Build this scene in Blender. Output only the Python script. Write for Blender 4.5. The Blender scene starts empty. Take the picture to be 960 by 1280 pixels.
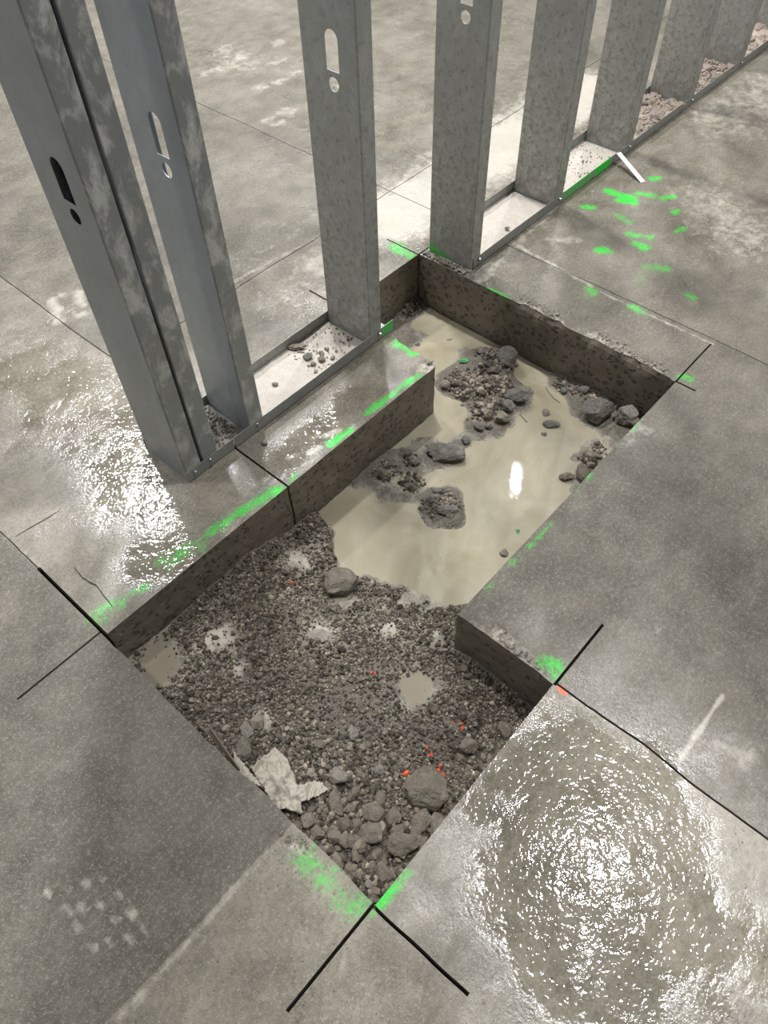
import bpy, bmesh, math, random
import numpy as np
from mathutils import Matrix, Vector

# ------------------------------------------------------------------ camera, world, lamps, exposure
CAM_H, FPX = 1.28, 946.48
M = np.array([[0.6651447, -0.7464003, -0.0216582],
              [-0.6034648, -0.5202345, -0.6043064],
              [0.4397871, 0.4150212, -0.7964576]])
_u, _s, _v = np.linalg.svd(M)
M = _u @ _v
sc = bpy.context.scene
cam_data = bpy.data.cameras.new('camera')
cam = bpy.data.objects.new('camera', cam_data)
sc.collection.objects.link(cam)
cam_data.sensor_fit = 'HORIZONTAL'
cam_data.sensor_width = 36
cam_data.lens = FPX / 960 * 36
cam_data.clip_start = 0.02
R3 = Matrix(((M[0][0], -M[1][0], -M[2][0]), (M[0][1], -M[1][1], -M[2][1]), (M[0][2], -M[1][2], -M[2][2])))
cam.matrix_world = Matrix.Translation((0, 0, CAM_H)) @ R3.to_4x4()
sc.camera = cam

world = bpy.data.worlds.new('world')
sc.world = world
world.use_nodes = True
wn = world.node_tree
bg = wn.nodes['Background']
bg.inputs['Color'].default_value = (0.98, 0.985, 1.0, 1)
bg.inputs['Strength'].default_value = 0.21

def lamp(x, y, z, w, sx=0.30, sy=0.30):
    ld = bpy.data.lights.new('high_bay_light', 'AREA')
    ld.shape = 'RECTANGLE'
    ld.size, ld.size_y = sx, sy
    ld.energy = w
    ld.color = (0.95, 0.965, 1.0)
    o = bpy.data.objects.new('high_bay_light', ld)
    o.location = (x, y, z)
    sc.collection.objects.link(o)
for lx, ly, lw in ((2.33, -0.27, 235), (2.33, 2.95, 330), (2.33, 6.13, 300), (5.7, 2.95, 260), (5.7, 6.0, 280),
                   (5.7, -3.4, 160), (-1.1, 2.95, 130), (-1.1, 6.1, 120)):
    lamp(lx, ly, 6.0, lw)
sc.view_settings.view_transform = 'Standard'
sc.view_settings.look = 'None'
sc.view_settings.gamma = 1
sc.view_settings.use_curve_mapping = False
sc.view_settings.exposure = -0.22

# ------------------------------------------------------------------ small helpers
random.seed(7)
rng = np.random.default_rng(7)

def ray(px, py):
    return M.T @ np.array([(px - 480) / FPX, (py - 640) / FPX, 1.0])
def at(px, py, z=0.0):
    """point of the plane z seen at a pixel of the photograph"""
    d = ray(px, py)
    t = (z - CAM_H) / d[2]
    return d[0] * t, d[1] * t

def _hash(*a):
    h = np.zeros_like(a[0], dtype=np.uint64)
    for k, v in enumerate(a):
        h = (h ^ (v.astype(np.int64).astype(np.uint64) * np.uint64((0x9E3779B97F4A7C15 + 2 * k * 0x632BE59BD9B4E019) & 0xFFFFFFFFFFFFFFFF))) * np.uint64(0xBF58476D1CE4E5B9)
        h ^= h >> np.uint64(29)
    return ((h >> np.uint64(40)).astype(np.float64)) / float(1 << 24)
def vnoise(x, y, z=0.0, seed=0):
    """smooth value noise in -1..1"""
    x = np.asarray(x, float); y = np.asarray(y, float); z = np.asarray(z, float) + np.zeros_like(x)
    i, j, k = np.floor(x), np.floor(y), np.floor(z)
    u, v, w = x - i, y - j, z - k
    u, v, w = u * u * (3 - 2 * u), v * v * (3 - 2 * v), w * w * (3 - 2 * w)
    s = np.full_like(x, seed)
    out = 0
    for a in (0, 1):
        for b in (0, 1):
            for c in (0, 1):
                out = out + _hash(i + a, j + b, k + c, s) * (u if a else 1 - u) * (v if b else 1 - v) * (w if c else 1 - w)
    return out * 2 - 1
def fbm(x, y, z=0.0, sc_=1.0, oct_=4, seed=0, gain=0.5):
    o, a, t = 0, 1.0, 0.0
    for k in range(oct_):
        f = sc_ * 2 ** k
        o = o + a * vnoise(np.asarray(x) * f, np.asarray(y) * f, np.asarray(z) * f, seed + k)
        t += a
        a *= gain
    return o / t

def tag(o, label=None, cat=None, group=None, kind=None):
    if label: o['label'] = label
    if cat: o['category'] = cat
    if group: o['group'] = group
    if kind: o['kind'] = kind
    return o
def link(name, me, parent=None):
    o = bpy.data.objects.new(name, me)
    sc.collection.objects.link(o)
    if parent is not None: o.parent = parent
    return o
def empty(name, loc=(0, 0, 0), parent=None):
    o = link(name, None, parent)
    o.location = loc
    o.empty_display_size = 0.05
    return o
def np_mesh(name, v, f, mats, midx=None, smooth=False):
    """v (n,3), f (m,k) with k constant"""
    v = np.asarray(v, np.float32); f = np.asarray(f, np.int32)
    me = bpy.data.meshes.new(name)
    me.vertices.add(len(v)); me.vertices.foreach_set('co', v.ravel())
    k = f.shape[1]
    me.loops.add(f.size); me.loops.foreach_set('vertex_index', f.ravel())
    me.polygons.add(len(f))
    me.polygons.foreach_set('loop_start', np.arange(0, f.size, k, dtype=np.int32))
    me.polygons.foreach_set('loop_total', np.full(len(f), k, np.int32))
    for m in mats: me.materials.append(m)
    if midx is not None: me.polygons.foreach_set('material_index', np.asarray(midx, np.int32))
    me.polygons.foreach_set('use_smooth', np.full(len(f), smooth))
    me.update(calc_edges=True)
    me.validate()
    return me
def add_attr(me, name, rgb):
    a = me.color_attributes.new(name, 'FLOAT_COLOR', 'POINT')
    c = np.ones((len(rgb), 4), np.float32)
    c[:, :3] = rgb
    a.data.foreach_set('color', c.ravel())

# ------------------------------------------------------------------ node materials
class NB:
    def __init__(s, name):
        s.m = bpy.data.materials.new(name)
        s.m.use_nodes = True
        s.t = s.m.node_tree
        s.p = s.t.nodes['Principled BSDF']
        s.co = s.t.nodes.new('ShaderNodeTexCoord').outputs['Object']
    def _in(s, sock, v):
        if isinstance(v, (int, float)): sock.default_value = v
        elif isinstance(v, tuple): sock.default_value = (*v, 1) if len(v) == 3 and sock.type == 'RGBA' else v
        else: s.t.links.new(v, sock)
    def noise(s, scale, detail=4, rough=0.55, vec=None, dist=0.0):
        n = s.t.nodes.new('ShaderNodeTexNoise')
        n.inputs['Scale'].default_value = scale; n.inputs['Detail'].default_value = detail
        n.inputs['Roughness'].default_value = rough; n.inputs['Distortion'].default_value = dist
        s.t.links.new(vec or s.co, n.inputs['Vector'])
        return n.outputs['Fac']
    def vor(s, scale, vec=None, out='Distance', feature='F1', rand=1.0):
        n = s.t.nodes.new('ShaderNodeTexVoronoi')
        n.feature = feature
        n.inputs['Scale'].default_value = scale; n.inputs['Randomness'].default_value = rand
        s.t.links.new(vec or s.co, n.inputs['Vector'])
        return n.outputs[out]
    def math(s, op, a, b=0.0, clamp=False):
        n = s.t.nodes.new('ShaderNodeMath'); n.operation = op; n.use_clamp = clamp
        s._in(n.inputs[0], a); s._in(n.inputs[1], b)
        return n.outputs[0]
    def rng(s, v, a, b, c=0.0, d=1.0, smooth=False):
        n = s.t.nodes.new('ShaderNodeMapRange')
        if smooth: n.interpolation_type = 'SMOOTHSTEP'
        s._in(n.inputs['Value'], v)
        for k, q in zip(('From Min', 'From Max', 'To Min', 'To Max'), (a, b, c, d)): s._in(n.inputs[k], q)
        return n.outputs['Result']
    def mix(s, fac, a, b, mode='MIX'):
        n = s.t.nodes.new('ShaderNodeMix'); n.data_type = 'RGBA'; n.blend_type = mode
        s._in(n.inputs[0], fac); s._in(n.inputs[6], a); s._in(n.inputs[7], b)
        return n.outputs[2]
    def attr(s, name):
        n = s.t.nodes.new('ShaderNodeAttribute'); n.attribute_name = name
        q = s.t.nodes.new('ShaderNodeSeparateColor')
        s.t.links.new(n.outputs['Color'], q.inputs[0])
        return q.outputs[0], q.outputs[1], q.outputs[2]
    def mapping(s, scale=(1, 1, 1), rot=(0, 0, 0)):
        n = s.t.nodes.new('ShaderNodeMapping')
        n.inputs['Scale'].default_value = scale; n.inputs['Rotation'].default_value = rot
        s.t.links.new(s.co, n.inputs['Vector'])
        return n.outputs[0]
    def xyz(s):
        n = s.t.nodes.new('ShaderNodeSeparateXYZ'); s.t.links.new(s.co, n.inputs[0])
        return n.outputs
    def bump(s, h, dist=0.002, strength=1.0, normal=None):
        n = s.t.nodes.new('ShaderNodeBump')
        n.inputs['Distance'].default_value = dist
        s._in(n.inputs['Strength'], strength)
        s.t.links.new(h, n.inputs['Height'])
        if normal: s.t.links.new(normal, n.inputs['Normal'])
        return n.outputs[0]
    def out(s, color=None, rough=None, metal=None, normal=None, spec=None, coat=None, coat_rough=None):
        for k, v in (('Base Color', color), ('Roughness', rough), ('Metallic', metal), ('Normal', normal),
                     ('Specular IOR Level', spec), ('Coat Weight', coat), ('Coat Roughness', coat_rough)):
            if v is not None: s._in(s.p.inputs[k], v)
        return s.m

GREEN = (0.012, 0.64, 0.032)
ORANGE = (0.85, 0.13, 0.05)

def concrete_top():
    b = NB('wet_concrete_slab')
    green, mud, wet = b.attr('marks')       # green paint, dried mud film, wetness
    tone, chip, orange = b.attr('slab')     # casting tone of the panel, broken surface, orange paint
    big = b.noise(2.3, 5, 0.6)
    med = b.noise(13, 6, 0.65)
    fine = b.noise(260, 3, 0.7)
    grain = b.noise(900, 2, 0.8)
    streak = b.noise(9, 5, 0.7, b.mapping((1, 2.2, 1), (0, 0, 0.35)), 1.0)
    v = b.math('ADD', b.math('MULTIPLY', big, 0.5), b.math('MULTIPLY', med, 0.5))
    col = b.mix(b.rng(v, 0.38, 0.62), (0.105, 0.091, 0.062), (0.250, 0.222, 0.170))
    col = b.mix(b.rng(streak, 0.55, 0.72, 0, 0.28), col, (0.40, 0.365, 0.30))
    col = b.mix(b.rng(streak, 0.45, 0.33, 0, 0.25), col, (0.115, 0.104, 0.08))
    tn = b.t.nodes.new('ShaderNodeCombineColor')
    for k in range(3): b.t.links.new(b.math('MULTIPLY', tone, 2.0), tn.inputs[k])
    col = b.mix(1.0, col, tn.outputs[0], 'MULTIPLY')
    # light specks and dark pores
    col = b.mix(b.rng(fine, 0.56, 0.70, 0, 0.45), col, (0.50, 0.47, 0.41))
    col = b.mix(b.rng(grain, 0.36, 0.26, 0, 0.55), col, (0.07, 0.062, 0.05))
    mid = b.noise(115, 4, 0.75)
    col = b.mix(b.rng(mid, 0.52, 0.68, 0, 0.30), col, (0.40, 0.365, 0.30))
    col = b.mix(b.rng(mid, 0.48, 0.34, 0, 0.38), col, (0.085, 0.072, 0.052))
    pore = b.vor(75)
    col = b.mix(b.rng(pore, 0.13, 0.07, 0, 0.85), col, (0.06, 0.05, 0.04))
    # dried mud film
    mm = b.math('ADD', mud, b.math('MULTIPLY', b.math('SUBTRACT', b.noise(30, 6, 0.75), 0.5), 1.5))
    mf = b.rng(mm, 0.30, 0.75, 0, 0.85)
    col = b.mix(mf, col, b.mix(b.noise(55, 4), (0.42, 0.38, 0.29), (0.54, 0.50, 0.43)))
    # chips
    cc = b.mix(b.rng(b.noise(110, 5, 0.75), .35, .6), (0.14, 0.12, 0.09), (0.58, 0.53, 0.44))
    col = b.mix(b.rng(chip, 0.25, 0.6), col, cc)
    # paint
    gm = b.math('ADD', green, b.math('MULTIPLY', b.math('SUBTRACT', b.math('ADD', b.math('MULTIPLY', b.noise(150, 5, 0.8), .5), b.math('MULTIPLY', b.noise(24, 5, 0.7), .5)), 0.5), 3.4))
    gf = b.rng(gm, 0.42, 1.15, 0, 0.97)
    gf = b.math('MULTIPLY', gf, b.rng(green, 0.02, 0.12))
    col = b.mix(gf, col, GREEN)
    om = b.math('ADD', orange, b.math('MULTIPLY', b.math('SUBTRACT', b.noise(260, 3, 0.7), 0.5), 1.0))
    col = b.mix(b.math('MULTIPLY', b.rng(om, 0.45, 0.7), b.rng(orange, 0.05, 0.2)), col, ORANGE)
    # water film
    wn_ = b.math('ADD', wet, b.math('MULTIPLY', b.math('SUBTRACT', b.noise(6, 5, 0.65), 0.5), 1.1))
    wf = b.rng(wn_, 0.15, 0.95, 0, 1, True)
    rough = b.math('ADD', b.rng(wf, 0, 1, 0.38, 0.03), b.math('MULTIPLY', mf, 0.06))
    rough = b.math('ADD', rough, b.math('MULTIPLY', chip, 0.4), True)
    ripple = b.math('ADD', b.noise(92, 0.8, 0.5, None, 1.1), b.math('MULTIPLY', b.noise(150, 0, 0.5), 0.30))
    dryf = b.rng(wf, 0, 0.9, 1.0, 0.02)
    h = b.math('ADD', b.math('MULTIPLY', ripple, b.rng(wf, 0, 1, 0.30, 0.28)), b.math('MULTIPLY', b.math('MULTIPLY', fine, 0.6), dryf))
    h = b.math('ADD', h, b.math('MULTIPLY', b.noise(26, 1, 0.5), 0.6))
    h = b.math('ADD', h, b.math('MULTIPLY', b.math('MULTIPLY', b.noise(520, 3, 0.7), 0.30), dryf))
    h = b.math('ADD', h, b.math('MULTIPLY', b.math('MULTIPLY', chip, b.noise(160, 5, 0.7)), 4.0))
    st = 1.0
    return b.out(col, rough, 0.0, b.bump(h, 0.0022, st), b.rng(wf, 0, 1, 0.42, 0.80))

def concrete_cut():
    b = NB('sawn_concrete_face')
    nz = b.t.nodes.new('ShaderNodeTexNoise'); nz.inputs['Scale'].default_value = 40; nz.inputs['Detail'].default_value = 4
    b.t.links.new(b.co, nz.inputs['Vector'])
    vm = b.t.nodes.new('ShaderNodeVectorMath'); vm.operation = 'SCALE'; vm.inputs['Scale'].default_value = 0.035
    b.t.links.new(nz.outputs['Color'], vm.inputs[0])
    va = b.t.nodes.new('ShaderNodeVectorMath'); b.t.links.new(b.mapping((1, 1, 1.25)), va.inputs[0]); b.t.links.new(vm.outputs[0], va.inputs[1])
    vec = va.outputs[0]
    base = b.mix(b.noise(22, 6, 0.65), (0.105, 0.088, 0.062), (0.26, 0.225, 0.172))
    a1 = b.vor(62, vec, 'Distance')
    sel = b.vor(62, vec, 'Color')
    sepr = b.t.nodes.new('ShaderNodeSeparateColor'); b.t.links.new(sel, sepr.inputs[0])
    agg = b.math('MULTIPLY', b.rng(a1, 0.46, 0.34), b.rng(sepr.outputs[0], 0.50, 0.54))
    base = b.mix(b.math('MULTIPLY', agg, 0.8), base, b.mix(b.noise(40), (0.03, 0.026, 0.02), (0.10, 0.085, 0.065)))
    agl = b.math('MULTIPLY', b.rng(a1, 0.40, 0.30), b.rng(sepr.outputs[1], 0.90, 0.93))
    base = b.mix(b.math('MULTIPLY', agl, 0.4), base, (0.30, 0.28, 0.25))
    base = b.mix(b.rng(b.noise(330, 3, 0.7), 0.62, 0.75, 0, 0.5), base, (0.30, 0.275, 0.235))
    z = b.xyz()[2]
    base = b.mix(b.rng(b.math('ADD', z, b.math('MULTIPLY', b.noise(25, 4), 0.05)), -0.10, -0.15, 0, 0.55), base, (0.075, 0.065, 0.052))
    h = b.math('ADD', b.noise(180, 5, 0.7), b.math('MULTIPLY', agg, -0.6))
    return b.out(base, b.rng(b.noise(30), 0.3, 0.7, 0.35, 0.75), 0.0, b.bump(h, 0.002, 0.8), 0.4)

def soil_mat():
    b = NB('wet_crushed_soil')
    lump, wet, pale = b.attr('bed')
    c = b.mix(b.noise(60, 6, 0.75), (0.040, 0.032, 0.023), (0.22, 0.19, 0.145))  # soil kept dark: shade of the gaps between stones put into its colour
    c = b.mix(b.rng(b.noise(300, 4, 0.75), 0.42, 0.62, 0, 0.40), c, (0.36, 0.315, 0.25))
    c = b.mix(b.math('MULTIPLY', pale, b.rng(b.noise(35, 5, 0.7), 0.3, 0.6)), c, (0.43, 0.395, 0.315))
    h = b.math('ADD', b.noise(170, 6, 0.75), b.math('MULTIPLY', b.vor(230), 0.5))
    h = b.math('MULTIPLY', h, b.rng(pale, 0.0, 1.0, 1.0, 0.3))
    return b.out(c, b.rng(wet, 0, 1, 0.62, 0.16), 0.0, b.bump(h, 0.006, 0.9), 0.5)

def stone_mat(name, lo, hi, rough=(0.45, 0.8), mudf=0.35):
    b = NB(name)
    oi = b.t.nodes.new('ShaderNodeObjectInfo')
    c = b.mix(b.noise(55, 6, 0.7), lo, hi)
    c = b.mix(b.rng(b.noise(34, 6, 0.75), 0.46, 0.60, 0, mudf), c, (0.42, 0.375, 0.295))
    c = b.mix(b.rng(b.noise(420, 3, 0.7), 0.40, 0.30, 0, 0.5), c, (0.05, 0.045, 0.04))
    c = b.mix(b.math('MULTIPLY', oi.outputs['Random'], 0.12), c, (0.36, 0.33, 0.28))
    return b.out(c, b.rng(b.noise(40), 0.3, 0.7, *rough), 0.0, b.bump(b.math('ADD', b.noise(150, 6, 0.75), b.noise(45, 4, 0.6)), 0.008, 1.0), 0.5)

def gravel_mat():
    b = NB('crushed_gravel')
    r, g, bl = b.attr('grain')
    c = b.mix(r, (0.030, 0.023, 0.015), (0.47, 0.395, 0.295))
    c = b.mix(b.rng(g, 0.5, 0.6), c, ORANGE)
    c = b.mix(b.rng(b.noise(500, 3), 0.45, 0.3, 0, 0.5), c, (0.06, 0.05, 0.04))
    return b.out(c, b.rng(bl, 0, 1, 0.75, 0.28), 0.0, b.bump(b.noise(500, 4, 0.7), 0.0015, 0.8), 0.5)

def water_mat(name, c0, c1, rough=0.07, bump=0.12):
    b = NB(name)
    c = b.mix(b.rng(b.noise(4.5, 5, 0.6, None, 1.0), 0.35, 0.65), c0, c1)
    c = b.mix(b.rng(b.vor(34, b.mapping((1, 1, 1))), 0.06, 0.03, 0, 0.6), c, (0.62, 0.59, 0.52))
    c = b.mix(b.rng(b.noise(22, 5, 0.7, None, 2.0), 0.62, 0.72, 0, 0.3), c, (0.30, 0.265, 0.20))
    h = b.math('ADD', b.noise(7, 2, 0.4), b.math('MULTIPLY', b.rng(b.noise(70, 3, 0.5), 0.55, 0.8), 0.10))
    return b.out(c, b.math('ADD', rough, b.rng(b.noise(12), 0.5, 0.7, 0, 0.05)), 0.0, b.bump(h, 0.004, bump), 0.6)

def zinc_mat(name, smear=0.25, dirt=0.5, tint=(0.44, 0.462, 0.468)):
    b = NB(name)
    x, y, z = b.xyz()
    sp = b.vor(70, b.mapping((1, 1, 0.9)), 'Color')
    sepr = b.t.nodes.new('ShaderNodeSeparateColor'); b.t.links.new(sp, sepr.inputs[0])
    c = b.mix(b.math('MULTIPLY', sepr.outputs[0], 0.16), tint, (0.30, 0.317, 0.325))
    c = b.mix(b.rng(b.noise(7, 5, 0.6), 0.35, 0.65, 0, 0.35), c, (0.27, 0.28, 0.275))
    # chalky rub marks
    sm = b.noise(26, 6, 0.7, b.mapping((1, 1, 0.55)), 0.4)
    smf = b.rng(sm, 0.48, 0.62, 0, smear)
    c = b.mix(smf, c, (0.68, 0.68, 0.65))
    # mud splashes, more towards the floor
    low = b.rng(z, 0.85, 0.0, 0.0, 1.0)
    dn = b.math('ADD', b.noise(58, 7, 0.8), b.math('MULTIPLY', low, 0.13))
    df = b.rng(dn, 0.57, 0.70, 0, dirt)
    c = b.mix(df, c, (0.13, 0.112, 0.085))
    mud = b.math('MULTIPLY', b.rng(z, 0.62, 0.05, 0, 0.2 + 0.6 * min(1, dirt)), b.rng(b.noise(16, 5, 0.65), 0.30, 0.58))
    c = b.mix(mud, c, (0.25, 0.225, 0.175))
    blob = b.rng(b.vor(17, b.mapping((1, 1, 0.7))), 0.075, 0.05, 0, dirt)
    c = b.mix(blob, c, (0.14, 0.115, 0.08))
    met = b.math('SUBTRACT', 0.55, b.math('ADD', b.math('MULTIPLY', mud, 0.8), b.math('MULTIPLY', df, 0.6)), True)
    ro = b.math('ADD', b.rng(b.noise(9), 0.3, 0.7, 0.36, 0.52), b.math('MULTIPLY', smf, 0.3), True)
    return b.out(c, ro, met, b.bump(b.noise(60, 4, 0.6), 0.001, 0.35), 0.5), b

# ------------------------------------------------------------------ slab layout (metres, x along the wall, y across it)
VOID_PIT, VOID_CUT, VOID_JOINT = -1, -2, -3
PITS = [(0.137, 0.615, 0.177, 0.873), (0.615, 1.140, 0.396, 0.873), (1.140, 1.462, 0.396, 1.208)]
CUTS = [  # saw cuts x0, x1, y0, y1
    (0.6195, 0.6245, 0.873, 1.052), (-0.043, 0.137, 0.884, 0.8885), (0.137, 0.1445, 0.873, 1.105),
    (-0.047, 0.137, 0.177, 0.1825), (0.132, 0.1375, 0.0, 0.177), (0.615, 0.778, 0.172, 0.1775),
    (1.462, 1.640, 0.3945, 0.399), (1.460, 1.465, 0.345, 0.396),
    (1.140, 1.145, 1.208, 1.33), (1.4575, 1.462, 1.208, 1.325), (1.462, 1.505, 1.204, 1.2085)]
JOINTS = [(0.1395, 0.1415, 1.105, 10), (0.6180, 0.6220, -6, 0.172), (1.6590, 1.6612, -6, 10), (0.6205, 0.6230, 1.49, 10),
          (0.6230, 10, 1.4885, 1.4910), (1.9, 10, -6, -5.999)]
def lines(lo, f0, f1, mid, hi, fine, req):
    a = list(np.arange(lo, f0, 0.12)) + list(np.arange(f0, f1, fine)) + list(np.arange(f1, mid, 0.03)) + list(np.arange(mid, hi, 0.12)) + [hi]
    req = sorted(set(round(r, 5) for r in req if lo < r < hi))
    ra = np.array(req)
    a = [v for v in a if np.min(np.abs(ra - v)) > 0.0024]
    return np.array(sorted(a + req))
rx = [v for r in PITS + CUTS + JOINTS for v in r[:2]] + [0.14, 0.62]
ry = [v for r in PITS + CUTS + JOINTS for v in r[2:]] + [0.36]
GX = lines(-5, -0.45, 2.7, 4.4, 9.5, 0.0075, rx)
GY = lines(-4, -0.45, 1.75, 4.4, 9.5, 0.0075, ry)
CX, CY = np.meshgrid((GX[1:] + GX[:-1]) / 2, (GY[1:] + GY[:-1]) / 2, indexing='ij')
pid = np.where(CX < 0.1405, np.where(CY > 0.36, 0, 1), np.where(CX < 0.62, 3, 4))
pid = np.where((CX < 0.62) & (CY < 0.36), 1, pid)
pid = np.where((CX > 0.1405) & (CX < 0.62) & (CY > 0.5), 2, pid)
pid = np.where((CX > 0.62) & (CX < 1.66), np.where(CY < 0.85, 3, np.where(CY < 1.49, 4, 5)), pid)
pid = np.where((CX > 0.62) & (CX < 1.66) & (CX > 1.455) & (CY < 1.2062), 3, pid)
pid = np.where(CX > 1.66, np.where(CY < 1.49, 6, 7), pid)
pid = np.where((CX > 1.455) & (CX < 1.66) & (CY >= 1.2062) & (CY < 1.49), 4, pid)
for L, code in ((JOINTS, VOID_JOINT), (CUTS, VOID_CUT), (PITS, VOID_PIT)):
    for x0, x1, y0, y1 in L:
        pid[(CX > x0) & (CX < x1) & (CY > y0) & (CY < y1)] = code

VX, VY = np.meshgrid(GX, GY, indexing='ij')
def seg_d(X, Y, a, b_):
    ax, ay = a; bx, by = b_
    dx, dy = bx - ax, by - ay
    L2 = dx * dx + dy * dy + 1e-12
    t = np.clip(((X - ax) * dx + (Y - ay) * dy) / L2, 0, 1)
    return np.hypot(X - ax - t * dx, Y - ay - t * dy)
def paint(X, Y, items):
    out = np.zeros_like(X)
    for it in items:
        p, q, w, s = it
        d = seg_d(X, Y, at(*p), at(*q)) / w
        out = np.maximum(out, s * np.exp(-0.55 * d ** 2.0))
    return out
GREENS = [((120, 775), (150, 752), .022, .62), ((160, 742), (178, 735), .016, .62), ((205, 700), (250, 680), .022, .62), ((262, 665), (345, 612), .013, .82),
          ((330, 622), (350, 610), .016, .95), ((363, 600), (372, 592), .008, .7), ((412, 556), (440, 536), .010, 1.1),
          ((458, 517), (524, 468), .010, .95), ((497, 430), (519, 440), .016, 1.0), ((493, 306), (512, 320), .022, .8),
          ((612, 361), (636, 374), .006, 1.1), ((760, 238), (790, 249), .016, 1.2), ((777, 250), (792, 252), .018, 1.2),
          ((815, 223), (823, 222), .013, 1.0), ((828, 248), (843, 246), .012, 1.0), ((800, 242), (815, 245), .018, .72),
          ((730, 259), (744, 259), .012, .9), ((842, 266), (848, 262), .012, .9), ((776, 270), (786, 278), .018, .66),
          ((785, 293), (812, 296), .014, .85), ((845, 290), (856, 285), .013, .72), ((795, 305), (806, 310), .016, .95),
          ((748, 312), (759, 313), .017, .95), ((734, 360), (742, 366), .018, .74), ((792, 385), (803, 390), .016, .8),
          ((805, 335), (832, 336), .020, .68), ((858, 368), (866, 374), .018, .62), ((800, 340), (800, 352), .014, .55),
          ((678, 826), (694, 832), .016, .82), ((690, 842), (694, 850), .010, .6), ((852, 470), (862, 474), .012, .95),
          ((803, 522), (775, 555), .008, .55), ((740, 592), (720, 612), .007, .5), ((690, 655), (640, 705), .009, .55), ((630, 715), (600, 745), .007, .5),
          ((375, 1072), (445, 1135), .024, .58), ((473, 1128), (494, 1108), .010, 1.05), ((494, 1108), (512, 1090), .008, .75), ((455, 1146), (465, 1142), .012, .6),
          ((742, 223), (750, 216), .008, .5)]
MUDS = [((490, 272), (735, 112), .11, 1.05), ((400, 330), (480, 280), .07, .55), ((470, 300), (560, 250), .05, .62), ((660, 578), (790, 545), .028, .44), ((700, 545), (775, 530), .02, .30),
        ((880, 250), (950, 300), .14, .42), ((900, 150), (960, 110), .16, .42), ((700, 290), (760, 330), .06, .22),
        ((690, 300), (720, 300), .018, .5), ((405, 545), (425, 538), .008, .75), ((385, 567), (400, 560), .007, .8), ((360, 572), (372, 568), .006, .7),
        ((395, 545), (418, 548), .005, .8), ((600, 350), (760, 190), .016, .5), ((340, 1058), (150, 1275), .0075, .52),
        ((280, 65), (300, 80), .10, .42), ((300, 330), (420, 250), .06, .28), ((350, 380), (410, 340), .10, .34),
        ((800, 790), (860, 780), .02, .28), ((870, 930), (925, 940), .035, .4), ((20, 420), (60, 430), .1, .25)]
# shoe prints left in dried mud
def prints(cx, cy, ax, ay, n, m, sp, r, s):
    o = []
    for i in range(n):
        for j in range(m):
            if random.random() < 0.72:
                px, py = cx + ax[0] * i + ay[0] * j + random.uniform(-3, 3), cy + ax[1] * i + ay[1] * j + random.uniform(-3, 3)
                o.append(((px, py), (px + sp[0], py + sp[1]), r, s))
    return o
MUDS += [((640, 303), (740, 358), .006, .62), ((750, 365), (890, 430), .006, .5), ((848, 950), (903, 870), .004, .85), ((690, 548), (800, 538), .03, .5), ((280, 358), (405, 292), .008, .5), ((0, 665), (50, 708), .01, .35)]
MUDS += prints(60, 1115, (18, 22), (22, -6), 4, 4, (6, 5), .006, .62)
MUDS += prints(60, 375, (3, 8), (14, -3), 4, 3, (9, -2), .012, .7)
MUDS += prints(255, 95, (24, 14), (22, -10), 3, 5, (8, -4), .022, .62)
MUDS += prints(330, 150, (14, 8), (20, -12), 2, 5, (8, -5), .018, .6)
WETS = [((735, 1050), (770, 1090), .23, 1.0), ((640, 960), (700, 1180), .10, .8), ((150, 600), (220, 620), .17, .85), ((230, 690), (180, 700), .07, 1.0),
        ((340, 580), (500, 460), .06, .75), ((450, 400), (800, 150), .22, .6), ((60, 470), (150, 520), .2, .8), ((640, 560), (790, 530), .06, .6),
        ((550, 60), (500, 200), .4, .5), ((850, 200), (930, 280), .2, .5), ((700, 1230), (900, 1180), .15, .4)]
WARM = [((340, 1058), (150, 1275))]
TONES = [0.35, 0.60, 0.55, 0.365, 0.48, 0.42, 0.46, 0.46]

def chipf(X, Y):
    c = paint(X, Y, [((645, 376), (697, 402), .016, 1.1), ((742, 422), (778, 440), .020, 1.1), ((778, 444), (838, 470), .012, .9),
                     ((622, 795), (668, 838), .016, 1.0), ((585, 772), (610, 790), .010, .45), ((528, 462), (546, 452), .018, .9), ((490, 410), (505, 420), .016, .6),
                     ((345, 1045), (385, 1065), .010, .8), ((537, 318), (590, 345), .010, .8),
                     ((700, 870), (800, 940), .006, .45), ((168, 828), (260, 922), .004, .6)])
    return np.clip(c * (0.65 + 0.7 * fbm(X, Y, 0, 36, 3, 31)), 0, 1)

chipv = chipf(VX, VY)
fineZ = np.where((VX > -.4) & (VX < 2.6) & (VY > -.4) & (VY < 1.8), 1.0, 0.0)
VZ = 0.0012 * fbm(VX, VY, 0, 5, 3, 3) - 0.016 * chipv * (0.55 + 0.6 * fbm(VX, VY, 0, 45, 3, 9))
mk = np.stack([paint(VX, VY, GREENS), paint(VX, VY, MUDS), np.clip(paint(VX, VY, WETS) * 0.85 + 0.12, 0, 1)], -1)
tone_noise = 0.05 * fbm(VX, VY, 0, 1.7, 3, 40)
orange = paint(VX, VY, [((700, 860), (706, 866), .006, .9), ((732, 758), (738, 758), .003, .7)])
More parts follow.
